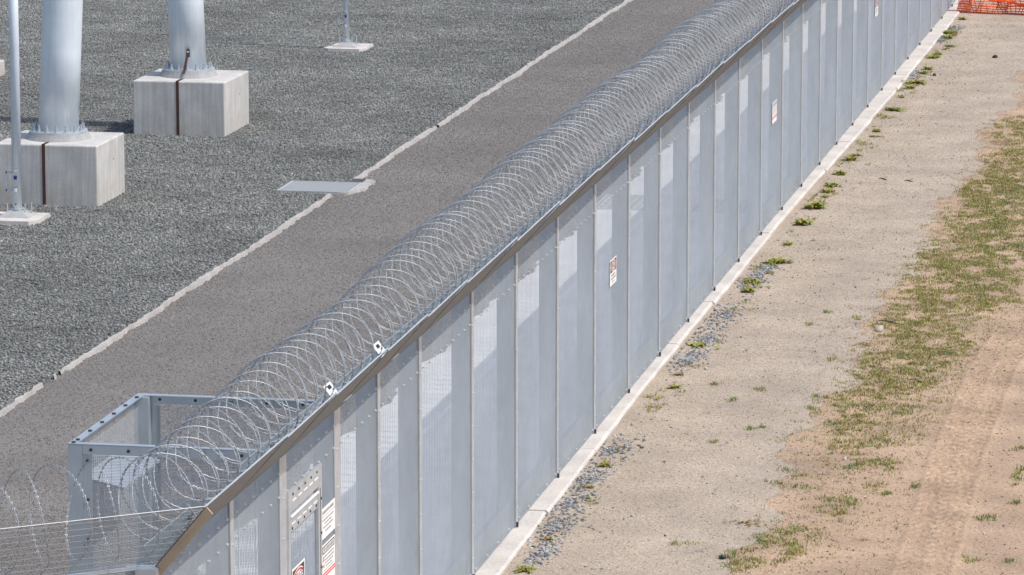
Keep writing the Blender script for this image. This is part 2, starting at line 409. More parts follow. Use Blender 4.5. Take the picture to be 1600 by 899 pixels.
LB = [-11.7, -10.43, -8.40, -6.42, -4.6, -2.45, 0] + [2.5*k+.03 for k in range(1, 20)]
for a, c in zip(LB, LB[1:]): lip(a+.02, c-.02)
for y in LB[1:]: bracket(y, .26 if y in (-8.40, -6.42) else .012, slot=y in (-8.40, -6.42))

# return fence going left from the corner
RA = -math.radians(51.5)
ret = thing('security_fence', 'short stretch of mesh fence turning left from the corner post, see-through mesh topper', 'fence', (0, -14.6, 0), RA)
RY = [-6.9, -4.6, -2.3, -.0]
fence(ret, RY, arm='none')
for a, c, tc in ((-6.9,-4.6,-4.6),(-4.6,-2.3,-2.3),(-2.3,-.0,.0)):
    L_ = math.hypot(TD, TH)
    me = arm_panel(c-a+(.22 if c == 0 else 0), L_)
    o = link('topper_mesh', me, ret, (.006, a, H+.006), (0, math.atan2(TD, TH), 0))
    b = MB(); b.bar((0, 0, L_+.006), (0, c-a+(.22 if c == 0 else 0), L_+.006), .006, .006); b.build('edge_bar', M['wired'], o)
    b = MB(); b.box(-.02, .03, a, c, H-.012, H+.004); b.build('top_flange', M['galv'], ret)
b = MB(); b.box(-.10, .06, -.10, .05, 0, H-.004); cp = b.build('corner_post', M['galv'], main, (0.0, -14.62, 0))
b = MB()
for z in (2.87, 2.6, 2.3): b.tube([(-.02, -.10, z), (-.02, -.115, z)], .014, 8)
b.build('panel_bolts', M['bolt'], cp, kind='stuff')
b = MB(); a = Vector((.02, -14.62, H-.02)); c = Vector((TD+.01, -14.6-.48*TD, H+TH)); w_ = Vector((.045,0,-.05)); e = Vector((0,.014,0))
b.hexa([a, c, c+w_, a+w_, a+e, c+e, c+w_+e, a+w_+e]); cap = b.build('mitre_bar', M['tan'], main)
b = MB(); b.hexa([a+w_*.46-e*.3, c+w_*.46-e*.3, c+w_*.54-e*.3, a+w_*.54-e*.3, a+w_*.46-e*.01, c+w_*.46-e*.01, c+w_*.54-e*.01, a+w_*.54-e*.01]); b.build('mitre_rib', M['galvd'], cap)

# gate leaf in the bay beside the signs
def gate():
    g = []
    y0, y1 = -10.44, -9.22
    b = MB()
    b.box(.006, .030, y1-.13, y1, .02, 2.60)              # right stile
    b.box(.006, .030, y0, y0+.07, .02, 2.60)              # left stile
    b.box(.006, .030, y0+.07, y1-.13, 2.42, 2.60)         # head plate
    b.box(.006, .022, y0+.07, y1-.13, 2.24, 2.37)         # leaf top rail
    b.box(.006, .022, y0+.07, y1-.13, .9, 1.02)
    b.box(.006, .022, y0+.07, y1-.13, .02, .2)
    o = b.build('gate', M['galv'], main)
    b = MB(); b.box(.022, .040, y0+.075, y1-.135, 2.372, 2.385); b.build('gate_rail', M['white'], o)
    b = MB()
    for k in range(5):
        y = y0+.14+k*.2; b.box(.0302, .0345, y, y+.13, 2.50, 2.508)
        y = y0+.14+k*.2; b.box(.0222, .026, y, y+.13, 2.30, 2.307)
    b.build('gate_seams', M['white'], o, kind='stuff')
    b = MB()
    for k in range(5):
        y = y0+.15+k*.22; b.tube([(.030,y,2.56),(.037,y,2.56)], .012, 6); b.tube([(.022,y,2.27),(.029,y,2.27)], .012, 6)
    for k in range(8): b.tube([(.030,y1-.03,.2+k*.3),(.037,y1-.03,.2+k*.3)], .012, 6)
    b.build('gate_bolts', M['dark'], o, kind='stuff')
    b = MB(); b.box(.0302, .033, y1-.068, y1-.062, .02, 2.40); b.build('gate_seam', M['dark'], o)
gate()

# ------------------------------------------------------------ signs fixed to the mesh (facing +x)
def text_mesh(body, size):
    cu = bpy.data.curves.new('lettering', 'FONT'); cu.body = body; cu.size = size; cu.align_x = 'CENTER'; cu.align_y = 'CENTER'; cu.extrude = .0003
    t = bpy.data.objects.new('lettering', cu); COL.objects.link(t)
    dg = bpy.context.evaluated_depsgraph_get(); me = bpy.data.meshes.new_from_object(t.evaluated_get(dg))
    bpy.data.objects.remove(t)
    me.transform(Matrix(((0,0,1,0),(1,0,0,0),(0,1,0,0),(0,0,0,1)))); return me
def sign(label, y, z, wd, ht, style, x=.014):
    t = thing('warning_sign', label, 'sign', (x, y, z))    # y,z = lower near corner
    b = MB(); b.box(0, .003, 0, wd, 0, ht); b.build('board', M['white'], t)
    def rect(nm, y0, y1, z0, z1, m, d=.0006, x0=.003):
        b = MB(); b.box(x0+.0001, x0+d, y0*wd, y1*wd, z0*ht, z1*ht); return b.build(nm, M[m], t)
    def lines(rows, m='print'):
        b = MB()
        for z0, a, c, h in rows:
            yy = a
            while yy < c:
                l = random.uniform(.04, .10); b.box(.0031, .0037, yy*wd, min(c, yy+l)*wd, (z0-h/2)*ht, (z0+h/2)*ht); yy += l+.025
        return b.build('small_print', M[m], t, kind='stuff')
    def oval(cy, cz, ry, rz, m, x0):
        b = MB(); b.v = [(x0, cy*wd+ry*wd*math.cos(k*math.tau/32), cz*ht+rz*ht*math.sin(k*math.tau/32)) for k in range(32)]
        b.f = [tuple(range(32))]; b.m = [0]; return b.build('oval', M[m], t)
    if style == 'danger':
        rect('header', .05, .95, .50, .95, 'black'); oval(.5, .725, .42, .205, 'white', .0042); oval(.5, .725, .385, .18, 'red', .0048); oval(.5,.725,.32,.13,'white',.0054)
        me = text_mesh('DANGER', .27*ht); me.materials.clear(); me.materials.append(M['black']); link('lettering', me, t, (.0062, wd*.5, ht*.725))
        lines([(.38,.2,.8,.08),(.25,.12,.88,.07),(.12,.3,.7,.05)], 'print')
    elif style == 'notice':
        rect('rule', .02, .98, .715, .73, 'print'); lines([(.85,.1,.92,.10)]); 
        lines([(.6,.1,.9,.05),(.48,.25,.75,.05),(.36,.15,.85,.05),(.22,.3,.7,.05)])
    else:
        rect('header', .05, .95, .77, .96, 'black'); rect('header_panel', .10, .90, .80, .93, 'white', .0009, .0036)
        b = MB(); yy = .16
        while yy < .84: b.box(.0046, .0052, yy*wd, (yy+.07)*wd, .82*ht, .91*ht); yy += .105
        b.build('header_print', M['print'], t, kind='stuff')
        lines([(.69,.1,.9,.04),(.60,.25,.9,.04),(.52,.25,.85,.035),(.44,.3,.75,.035),(.36,.12,.9,.02)])
        lines([(.62,.1,.18,.08),(.48,.1,.18,.08)], 'red'); rect('red_band', .02, .98, .20, .30, 'red'); rect('band_line', .06, .94, .24, .262, 'white', .0012)
    return t
sign('danger sign with red oval on the fence panel halfway along the fence', 6.03, 1.55, .47, .31, 'danger')
sign('white sign with dark header and thin red band, far along the fence', 21.2, 1.50, .52, .32, 'band')
sign('farthest danger sign, cut by the top edge of the photo', 36.1, 1.52, .5, .34, 'danger')
sign('plain white notice of small grey print beside the gate', -9.20, 1.91, .53, .27, 'notice')
sign('sign with black header and red band under the white notice', -9.18, 1.50, .50, .36, 'band')
sign('danger sign with red oval mounted on the gate leaf mesh', -10.28, 1.55, .46, .36, 'danger')

# ------------------------------------------------------------ razor wire coils
def coil(root, fn, turns, pitch, m, barb=.048, seg=44, k=1.5, amp=.5):
    """fn(s, a, cx, cz) -> world point of axial s, radial a"""
    def pt(th, jit):
        s_ = (pitch(th/(2*math.pi)) if callable(pitch) else pitch*th/(2*math.pi)) + amp*math.cos(k*th + .4) + .012*math.sin(.37*th) + .01*math.sin(.083*th)
        return fn(s_, th, jit)
    for t in range(turns):
        b = MB(); jit = (random.uniform(-.012,.012), random.uniform(-.012,.012), random.uniform(.97,1.03))
        pts = []
        for i in range(seg+1):
            th = (t+i/seg)*2*math.pi
            pts.append(Vector(pt(th, (0,0,1))))
        b.tube(pts, .0037, 4, cap=False)
        acc = 0
        for p, q in zip(pts, pts[1:]):
            d = q-p; l = d.length; acc += l; dn = d.normalized()
            a = dn.cross(Vector((0,1,.2))).normalized(); c = dn.cross(a)
            while acc > barb:
                acc -= barb; o = q - dn*acc
                for e in (a, c):
                    b.quad([o-dn*.014, o+e*.0115, o+dn*.014, o-e*.0115])
        b.build('wire_loop', m, root)
rz = thing('razor_wire_coil', 'long coil of silver razor wire lying along the top of the main fence', 'razor wire', (0, -14.2, H))
def main_coil(s_, th, j):
    y = s_; Y = y-14.2
    r = float(np.interp(Y, [-15,-8,-5,4,40], [.315,.325,.36,.385,.39])); cz = float(np.interp(Y, [-15,-8,-5,4,40], [.40,.42,.48,.53,.55]))
    r *= 1 + .02*math.sin(th*.31) + .012*math.sin(3*th+.7*Y); cz += .02*math.sin(Y*1.1) + .012*math.sin(Y*2.9)
    return (float(np.interp(Y, [-9,-4], [-.11,-.065]))+.015*math.sin(Y*.8) + r*math.sin(th), y, cz - r*math.cos(th))
coil(rz, main_coil, 288, lambda n: float(np.interp(n, [-1,0,44,100,288], [-.18,0,7.6,16.6,44.5])), M['razor'], amp=.115)
rz2 = thing('razor_wire_coil', 'loosely stretched razor wire coil above the return fence at lower left', 'razor wire', (0, -14.6, H), RA)
def left_coil(s_, th, j):
    r = .36*(1+.03*math.sin(th*.4)); return (r*math.sin(th)*.95, -s_-.05, .44+.03*math.sin(s_*3) - r*math.cos(th))
coil(rz2, left_coil, 22, .27, M['razor'], k=1.5, amp=.035)

# ------------------------------------------------------------ mesh cage behind the gate
def cage():
    c = thing('gate_cage', 'open topped steel mesh cage behind the gate, pale frame with bolted rails', 'cage', (0, 0, 0))
    X, Ya, Yb, T = -1.80, -10.60, -8.40, 2.98
    for y, s_ in ((Ya, 1), (Yb, -1)):
        b = MB(); b.box(X, X+.125, min(y, y+s_*.125), max(y, y+s_*.125), -.03, T-.012); p = b.build('post', M['cage'], c)
        b = MB(); b.box(X+.127, X+.20, min(y+s_*.01, y+s_*.022), max(y+s_*.01, y+s_*.022), -.03, T-.09); b.build('post_flange', M['cage'], p)
        b = MB()
        z = .2
        while z < 2.9: b.tube([(X+.165, y+s_*.008, z), (X+.165, y-s_*.006, z)], .013, 6); z += .33
        b.build('post_bolts', M['dark'], p, kind='stuff')
    for y, s_ in ((Ya, 1), (Yb, -1)):
        b = MB(); y0, y1 = sorted((y, y+s_*.012)); b.box(X+.13, -.21, y0, y1, T-.085, T-.006)
        y0, y1 = sorted((y, y+s_*.07)); b.box(X+.0, -.21, y0, y1, T-.008, T); r = b.build('top_rail', M['cage'], c)
        b = MB()
        for k in range(5): b.tube([(X+.2+k*.32, y+.014 if s_ < 0 else y-.012, T-.045), (X+.2+k*.32, y-.016, T-.045)], .015, 6)
        b.build('rail_bolts', M['dark'], r, kind='stuff')
        o = link('mesh_panel', wire_panel(1.42, T-.1, key='cage'), c, (X+.17, y+s_*.03, .0), (0,0,-math.pi/2))
    b = MB(); b.box(X, X+.012, Ya+.13, Yb-.13, T-.085, T-.004); b.box(X, X+.07, Ya+.071, Yb-.071, T-.009, T-.001); r = b.build('top_rail', M['cage'], c)
    b = MB()
    for k in range(6): b.tube([(X+.045, Ya+.15+k*.37, T-.002), (X+.045, Ya+.15+k*.37, T+.012)], .018, 6)
    b.tube([(X+.04, Ya+.04, T), (X+.04, Ya+.04, T+.012)], .018, 6)
    b.build('rail_bolts', M['dark'], r, kind='stuff')
    link('mesh_panel', wire_panel(2.05, T-.1, key='cage'), c, (X+.03, Ya+.08, 0))
    b = MB(); q = [Vector((X+.06, Ya+.2, 2.66)), Vector((X+.42, Ya+.2, 2.58)), Vector((X+.42, Ya+1.35, 2.58)), Vector((X+.06, Ya+1.35, 2.66))]
    b.hexa([p-Vector((0,0,.02)) for p in q]+q); b.build('hood_panel', M['galv'], c)
cage()

# ------------------------------------------------------------ gantry legs on concrete plinths
def leg(label, x0, x1, y0, y1, zt, cx, cy, lean, strap_x, strap_up, rad=.315):
    t = thing('gantry_leg', label, 'steel leg', (cx, cy, 0))
    b = MB(); b.box(x0-cx, x1-cx, y0-cy, y1-cy, -.3, zt); me = bevel(b.mesh('concrete_plinth', M['conc']), .022, 2)
    pl = link('concrete_plinth', me, t)
    R = rad
    b = MB(); b.tube([(0,0,zt-.005),(0,0,zt+.055),(0,0,zt+.095)], [.515,.485,.47], 40); b.build('grout_pad', M['grout'], t, smooth=False)
    b = MB(); b.tube([(0,0,zt+.096),(0,0,zt+.135)], .455, 40); b.build('base_flange', M['galv'], t)
    L_ = 7.5; top = Vector((lean[0], lean[1], 1))
    b = MB(); b.tube([Vector((0,0,zt+.12))+top*L_*k/6 for k in range(7)], [R*(1-.006*k) for k in range(7)], 48); b.build('tube', M['tube'], t, smooth=True)
    b = MB(); b.tube([(0,0,0),(0,0,.10)], .015, 6); b.tube([(0,0,.0),(0,0,.045)], .027, 6); bm_ = b.mesh('anchor_bolt', M['galvd'])
    for k in range(16):
        a = math.tau*(k+.5)/16; link('anchor_bolt', bm_, t, (.395*math.cos(a), .395*math.sin(a), zt+.136))
    sx = strap_x-cx
    b = MB(); b.box(sx-.025, sx+.025, y0-cy-.008, y0-cy-.001, -.1, zt+.004); b.box(sx-.025, sx+.025, y0-cy-.008, -.53, zt+.004, zt+.010)
    st = b.build('earth_strap', M['copper'], t)
    if strap_up:
        b = MB(); b.bar((sx+.01, -.51, zt+.09), (sx+.02, -.475, zt+.14), .05, .008, (0,-1,0)); b.bar((sx+.02, -.475, zt+.14), (sx+.05, -R-.01, zt+.46), .045, .008, (0,-1,0)); b.build('strap_riser', M['copper'], st)
        b = MB(); b.box(sx+.025, sx+.08, -R-.022, -R-.002, zt+.36, zt+.50); lug = b.build('strap_lug', M['dark'], st)
        b = MB()
        for dz in (.40, .455): b.tube([(sx+.052, -R-.02, zt+dz), (sx+.052, -R-.035, zt+dz)], .015, 8)
        b.build('lug_bolts', M['white'], st, kind='stuff')
    b = MB(); b.tube([(x1-cx+.0, (y1-y0)*.1-.0, zt-.33), (x1-cx+.004, (y1-y0)*.1, zt-.33)], .012, 8); b.build('form_hole', M['slot'], t)
    return t
leg('nearer thick galvanised gantry leg on a concrete block behind the slim pole', -12.15, -10.50, 21.0, 22.6, .93, -11.34, 21.78, (.046, .02), -11.36, False)
leg('farther thick galvanised gantry leg on a concrete block, brown strap up to its tube', -12.17, -10.53, 29.2, 30.95, .92, -11.395, 30.08, (-.030, -.02), -11.37, True)
b = MB(); b.box(-1.9, 0, -1.4, 0, -.3, .27)
tag(link('concrete_plinth', bevel(b.mesh('concrete_plinth', M['conc']), .02), None, (-16.86, 37.0, 0)), 'low pale concrete block cut off by the left edge of the photo', 'concrete block')

# ------------------------------------------------------------ slim poles
def pole(label, x, y, r, pad, sz):
    t = thing('slim_pole', label, 'pole', (x, y, 0))
    b = MB(); n = 20
    x0, x1, y0, y1 = pad
    P = [(x0-x, y0-y+.10), (x0-x+.12, y0-y), (x1-x-.10, y0-y+.0), (x1-x, y0-y+.16), (x1-x-.02, y1-y), (x0-x+.10, y1-y)]
    k = len(P); b.v = [(p[0], p[1], -.06) for p in P]+[(p[0]*.99, p[1]*.99, .035) for p in P]
    b.f = [tuple(range(k-1,-1,-1)), tuple(range(k, 2*k))]+[(i,(i+1)%k,k+(i+1)%k,k+i) for i in range(k)]; b.m = [0]*len(b.f)
    b.build('concrete_pad', M['foot'], t)
    b = MB(); s_ = .25; s2 = r*1.25
    b.hexa([(-s_,-s_,.036),(s_,-s_,.036),(s_,s_,.036),(-s_,s_,.036),(-s2,-s2,.13),(s2,-s2,.13),(s2,s2,.13),(-s2,s2,.13)]); b.build('base_shoe', M['grout'], t)
    b = MB(); b.tube([(0,0,.10),(0,0,5.5)], r, 24); b.build('tube', M['tube'], t, smooth=True)
    b = MB(); b.tube([(0,0,.131),(0,0,.15)], r*1.5, 24); b.build('collar', M['galv'], t)
    b = MB(); b.tube([(0,0,.03),(0,0,.20)], .011, 6); bm_ = b.mesh('anchor_bolt', M['galv'])
    for ax, ay in ((r+.07,-.06),(-r-.06,.05),(r+.13,.08),(-r-.05,-.12)): link('anchor_bolt', bm_, t, (ax, ay, .04))
    b = MB(); b.box(-r-.09,-r-.07,-.05,-.03,.42,.72); b.box(-r-.09,-r+.01,-.05,-.03,.42,.45); b.box(-r-.09,-r+.01,-.05,-.03,.69,.72); b.box(-r-.11,-r-.092,-.06,-.02,.50,.60); b.build('latch', M['galv'], t)
    # small stickers wrapped on the tube, facing the fence corner
    def wrap(nm, z0, z1, m, a0=-1.95, a1=-1.25):
        b = MB(); k = 6; rr = r+.002
        for i in range(k):
            p, q = a0+(a1-a0)*i/k, a0+(a1-a0)*(i+1)/k
            b.quad([(rr*math.cos(p),rr*math.sin(p),z0),(rr*math.cos(q),rr*math.sin(q),z0),(rr*math.cos(q),rr*math.sin(q),z1),(rr*math.cos(p),rr*math.sin(p),z1)])
        b.build(nm, M[m], t)
    wrap('sticker', sz, sz+.055, 'blue'); wrap('label_plate', sz-.19, sz-.13, 'white'); wrap('label_stripe', sz-.13, sz-.122, 'red')
    wrap('label_plate', sz+.13, sz+.15, 'white')
    b = MB(); b.tube([(0,-r-.001,.22),(0,-r-.004,.22)], .012, 8); b.build('drain_hole', M['slot'], t)
pole('slim galvanised pole in front of the nearer gantry leg, at the left edge', -11.36, 19.55, .072, (-12.05, -10.92, 19.0, 19.9), .60)
pole('slim galvanised pole standing alone on its pad at the top of the photo', -11.32, 42.35, .058, (-11.72, -10.86, 41.9, 42.9), .62)

# ------------------------------------------------------------ drain grates
def grate(label, x0, x1, y0, y1, step, th):
    t = thing('drain_grate', label, 'drain grate', ((x0+x1)/2, (y0+y1)/2, 0))
    hx, hy = (x1-x0)/2, (y1-y0)/2
    b = MB(); w_ = .03
    b.box(-hx,hx,-hy,-hy+w_,-.05,.003); b.box(-hx,hx,hy-w_,hy,-.05,.003); b.box(-hx,-hx+w_,-hy+w_,hy-w_,-.05,.0028); b.box(hx-w_,hx,-hy+w_,hy-w_,-.05,.0028); b.build('frame', M['grate'], t)
    b = MB(); x = -hx+w_+step/2
    while x < hx-w_: b.box(x-th/2, x+th/2, -hy+w_, hy-w_, -.02, .001); x += step
    y = -hy+w_+.05
    while y < hy-w_: b.box(-hx+w_, hx-w_, y-.004, y+.004, -.015, -.0005); y += .10
    b.build('bars', M['grate'], t, kind='stuff')
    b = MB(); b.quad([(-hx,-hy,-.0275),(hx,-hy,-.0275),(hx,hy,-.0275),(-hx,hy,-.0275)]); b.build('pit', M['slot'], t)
grate('galvanised drain grate in the gravel against the pale kerb edging', -8.14, -6.98, 23.05, 24.12, .045, .017)
grate('drain grate in the road seen through the fence mesh, farther from the fence', -2.90, -2.02, 22.1, 23.6, .11, .05)
grate('drain grate in the road seen through the fence mesh, close to the footing', -1.36, -.45, 22.1, 23.4, .11, .05)

# ------------------------------------------------------------ orange barrier net
def barrier():
    t = thing('barrier_net', 'orange plastic safety net stretched across the dirt at the end of the fence', 'safety barrier', (0, 51.45, -.04))
    def P(u, z):
        x = .20 + u + (.05*math.sin(u*9+z*4) + .035*math.sin(u*21-z*9) if u > .3 else .12*z)
        y = .12*math.sin(u*2.3+.5) + .09*math.sin(u*6.1+z*5) + .05*math.sin(u*13+z*11) + .12*z*math.sin(u*1.3) + (.3*max(0, .25-u))
        lift = .05*max(0, math.sin(u*2.1+2.6))
        return (x, y, max(.012, z*(.82+.12*math.sin(u*5) + .07*math.sin(u*11.3)) + lift - .05*max(0,1-u)*z))
    b = MB(); u = 0.; us = []
    while u < 5.5: us.append(u); u += .028 if u < .28 else (.075 if not (.9 < u < 1.3) else .055)
    zs = [.01+.062*k for k in range(18)]
    for u in us: b.tube([P(u, z) for z in [.01+.1055*k for k in range(11)]], .012, 3, cap=False)
    for k, z in enumerate(zs):
        b.tube([P(u_, z) for u_ in np.arange(0, 5.5, .05)], .013 if k % 3 else .02, 3, cap=False)
    for k in range(3): b.tube([(.9+u_*1.0, -.06-.02*k, .30-.13*u_+.02*k+.03*math.sin(u_*5)) for u_ in np.arange(0, 2.2, .1)], .014, 3, cap=False)
    b.build('netting', M['orange'], t)
    b = MB(); b.tube([(0,0,-.2),(0,0,1.25)], .016, 8); pm = b.mesh('stake', M['dark'])
    for x in (3.1, 5.6): link('stake', pm, t, (x, .16, 0))
barrier()

# ------------------------------------------------------------ tyre track pressed into the dirt
def track():
    ys = np.arange(-4, 17, .03); xs = np.linspace(-.45, .45, 34); b = MB()
    px = [-4,-1.2,2,5,8,10,12,17]; pv = [4.52,4.44,4.36,4.29,4.26,4.28,4.33,4.46]
    n = len(xs)
    for y in ys:
        c = float(np.interp(y, px, pv))
        for x in xs:
            e = max(0, 1-abs(x)/.45)
            fade = min(1, e*2.5)*min(1, max(0, (16-y)/6))*min(1, (y+4)/1.5)
            wob = .012*math.sin(y*1.1)+.008*math.sin(y*3.7)
            h = 0.
            d0 = min(abs(x+.16-wob), abs(x-.12-wob))
            if d0 < .13:
                e2 = 1-(d0/.13)**4; nz = .65+.35*math.sin(y*.8+x*3)*math.sin(y*.31+1.3)
                h -= .018*e2
                ph = (y + .35*d0 + .01*math.sin(y*5))/.23 + (.5 if x > -.02 else 0)
                h += .046*e2*nz*max(0., min(1., 2.5*math.sin(2*math.pi*ph)))
            elif d0 < .18: h += .014*math.sin((d0-.13)/.05*math.pi)
            h += random.gauss(0, .0045)
            h += .004*math.sin(x*71+y*33)+.004*math.sin(x*37-y*57)+.003*math.sin(y*140+x*20)
            b.v.append((c+x, y, -.045 + .012*fade + h*fade - .004*(1-fade)))
    m = len(ys)
    for i in range(m-1):
        for j in range(n-1): k = i*n+j; b.f.append((k,k+1,k+n+1,k+n)); b.m.append(0)
    b.build('tyre_track', M['dirt'], kind='structure', smooth=True)
track()
def _clod():
    y = random.uniform(-3, 15); c = float(np.interp(y, [-4,-1.2,2,5,8,10,12,17], [4.52,4.44,4.36,4.29,4.26,4.28,4.33,4.46]))
    return c + random.choice([-.34,-.02,.28]) + random.gauss(0, .07), y
scatter('track_clods', _clod, 1100, -.04, .010, .034, [(.36,.26,.175),(.42,.31,.22),(.29,.21,.14),(.50,.40,.30)], .6)
scatter('dirt_clods', lambda: (2.6+abs(random.gauss(0, 1.3)), random.uniform(-4, 12)), 900, -.04, .012, .038, [(.34,.25,.17),(.27,.20,.14),(.40,.30,.21),(.16,.13,.10)], .55)

# ------------------------------------------------------------ grass on the dirt (uncountable)
GRASS = [(2.88,32.91,.45,1.71),(3.08,28.1,.43,2.27),(3.04,25.17,.51,1.75),(3.45,22.54,.39,1.62),(3.11,21.83,.49,1.59),(3.04,19.35,.57,1.77),(3.73,18.89,.47,1.75),(2.82,17.57,.46,1.4),(3.63,16.61,.54,1.09),(2.81,14.85,.35,1.29),(3.33,14.95,.53,1.29),(3.93,15.06,.35,.78),(2.75,12.83,.34,.97),(3.21,12.43,.42,1.19),(2.9,10.51,.41,1.12),(3.3,10.59,.41,1.12),(3.54,11.55,.33,.69),(2.92,8.77,.4,.84),(3.31,8.84,.32,.84),(2.72,7.69,.27,.61),(3.24,7.18,.31,.48),(2.94,6.33,.3,.58),(2.78,5.73,.11,.23),(2.96,4.82,.22,.44),(3.25,5.25,.15,.37),(3.2,3.61,.13,.42),(3.32,4.17,.18,.35),(3.56,4.03,.07,.28),(3.5,2.87,.09,.17),(2.64,3.16,.07,.14),(3.21,1.92,.2,.39),(3.23,1.43,.14,.13),(2.66,.23,.27,.37),(3.0,.2,.2,.46),(2.87,-.34,.23,.36),(2.53,-.85,.23,.41),(2.78,-.95,.2,.35),(2.52,-1.29,.13,.23),(3.05,-.46,.08,.15),(2.84,25.13,.31,1.4),(3.44,25.25,.31,2.1)]
TUFT = [(1.56,8.14,.08,.12),(2.28,7.73,.08,.16),(1.86,5.82,.05,.11),(2.32,7.09,.09,.16),(4.84,-.48,.08,.15),(5.26,-.55,.05,.09),(4.78,1.4,.07,.16),(4.91,1.52,.06,.13),(5.02,3.77,.07,.69),(4.95,5.19,.06,.22),(5.13,2.27,.07,.1),(1.86,-.38,.12,.09),(1.7,13.78,.07,.15),(2.18,13.36,.09,.15),(1.59,12.86,.07,.15),(1.75,5.8,.06,.11),(3.0,17.6,.11,.34),(2.65,6.2,.08,.15),(2.42,3.47,.1,.14),(2.44,2.78,.11,.13),(2.7,2.66,.11,.13),(3.95,2.89,.09,.13),(3.71,2.51,.13,.1),(2.18,10.38,.07,.13),(1.3,7.42,.05,.12),(.97,8.4,.06,.13),(1.42,4.91,.07,.11)]
GT = np.array([(.30,.295,.08),(.24,.28,.085),(.17,.245,.075),(.20,.275,.14),(.47,.39,.18),(.38,.30,.13),(.30,.295,.09),(.21,.15,.09)])
def grass():
    V = []; F = []; T = []
    def blade(x, y, h, col):
        a = random.uniform(0, math.tau); w_ = random.uniform(.003, .006); l = random.uniform(.3, 1.1)*h
        dx, dy = math.cos(a)*w_, math.sin(a)*w_; b_ = random.uniform(0, math.tau); ex, ey = math.cos(b_)*l, math.sin(b_)*l
        n = len(V); z = -.046
        V.extend([(x-dx,y-dy,z),(x+dx,y+dy,z),(x+ex*.4+dx*.7,y+ey*.4+dy*.7,z+h*.7),(x+ex*.4-dx*.7,y+ey*.4-dy*.7,z+h*.7),(x+ex,y+ey,z+h)])
        F.append((n,n+1,n+2,n+3)); F.append((n+3,n+2,n+4)); T.extend([col]*5)
    def clump(x, y, nb, r, h, ci):
        for _ in range(nb):
            col = GT[ci if random.random() < .75 else random.randrange(len(GT))]*random.uniform(.75, 1.25)
            blade(x+random.gauss(0,r), y+random.gauss(0,r), h*random.uniform(.5,1.2), col)
    for cx, cy, rx, ry in GRASS:
        area = math.pi*rx*ry; ci0 = random.choice([0,0,1,1,2,3,6])
        for _ in range(int(area*120)+5):
            t = random.uniform(0, math.tau); r = math.sqrt(random.random())*(1.0 if random.random() < .8 else 1.35)
            x, y = cx+rx*r*math.cos(t), cy+ry*r*math.sin(t)
            if math.sin(x*9+y*2.1)+math.sin(y*5.3-x*4)+.6*math.sin(y*11+x*7) < -.9: continue
            clump(x, y, random.randint(8, 22), .035, random.uniform(.016, .045), random.choice([ci0,ci0,0,4,5]))
    for _ in range(6500):   # thin stragglers over the belt
        y = random.uniform(-2, 34)
        if y < 5 and random.random() < .75: continue
        x = random.gauss(3.12 + .012*y, .56)
        clump(x, y, random.randint(3, 9), .03, .03, random.choice([0,4,5,5,1]))
    for _ in range(700):  # dead flecks on the bare dirt
        y = random.uniform(-3, 14); x = random.uniform(2.5, 4.6) if random.random() < .7 else random.uniform(2.5, 6)
        clump(x, y, random.randint(2, 6), .025, .014, random.choice([7,7,5]))
    for _ in range(420):   # sparse sprigs out on the gravel strip
        clump(random.uniform(.5, 2.5), random.uniform(-3, 45), random.randint(2, 6), .025, .02, random.choice([1,0,5]))
    for cx, cy, rx, ry in TUFT:
        for _ in range(int(60*math.pi*rx*ry)+3):
            clump(cx+random.gauss(0,rx*.5), cy+random.gauss(0,ry*.5), 14, .03, random.uniform(.03,.055), random.choice([1,2,0]))
    me = bpy.data.meshes.new('grass'); me.from_pydata(V, [], F); me.materials.append(M['grass'])
    ca = me.color_attributes.new('tint', 'FLOAT_COLOR', 'POINT')
    ca.data.foreach_set('color', np.concatenate([np.array(T), np.ones((len(T),1))], 1).reshape(-1).astype(np.float32))
    link('grass', me, kind='stuff')
grass()

# ------------------------------------------------------------ weeds along the footing
WEEDS = [(.44,21.33),(.46,19.35),(.51,17.71),(.44,22.97),(.44,24.69),(.43,25.39),(.42,26.7),(.39,28.37),(.42,28.92),(.44,32.03),(.45,31.35),(.47,34.94),(.42,36.79),(.43,38.15),(.48,38.95),(.48,40.48),(.5,41.21),(.42,43.14),(.46,43.7),(.56,44.84),(.58,45.19),(.35,47.5),(.4,46.55),(.36,16.0),(.42,15.2),(.3,12.84),(.33,10.93),(.38,8.93),(.45,8.09),(.36,4.3),(.36,3.35),(.38,2.19),(.40,-1.84),(.38,-.42),(.4,50.21)]
def weed_mesh(n, R, h, mats):
    b = MB()
    for k in range(n):
        a = random.uniform(0, math.tau); l = R*random.uniform(.5, 1.1); hh = h*random.uniform(.4, 1.2); w_ = l*.2
        d = Vector((math.cos(a), math.sin(a), 0)); s_ = Vector((-d.y, d.x, 0)); o = Vector((random.gauss(0,R*.35), random.gauss(0,R*.35), 0))
        b.k = 1 if random.random() < .22 else 0
        p = [o+d*.01, o+d*l*.4+Vector((0,0,hh*.8)), o+d*l*.8+Vector((0,0,hh)), o+d*l+Vector((0,0,hh*.7))]
        b.quad([p[0]-s_*w_*.2, p[0]+s_*w_*.2, p[1]+s_*w_*.9, p[1]-s_*w_*.9]); b.quad([p[1]-s_*w_*.9, p[1]+s_*w_*.9, p[2]+s_*w_*.7, p[2]-s_*w_*.7]); b.quad([p[2]-s_*w_*.7, p[2]+s_*w_*.7, p[3]])
    return b.mesh('weed', mats)
wm = [weed_mesh(60, .12, .07, [M['leaf'], M['leafy']]), weed_mesh(45, .10, .06, [M['leaf'], M['leafy']]), weed_mesh(50, .13, .05, [M['leaf'], M['leafy']]), weed_mesh(30, .10, .04, [M['leafy'], M['leaf']])]
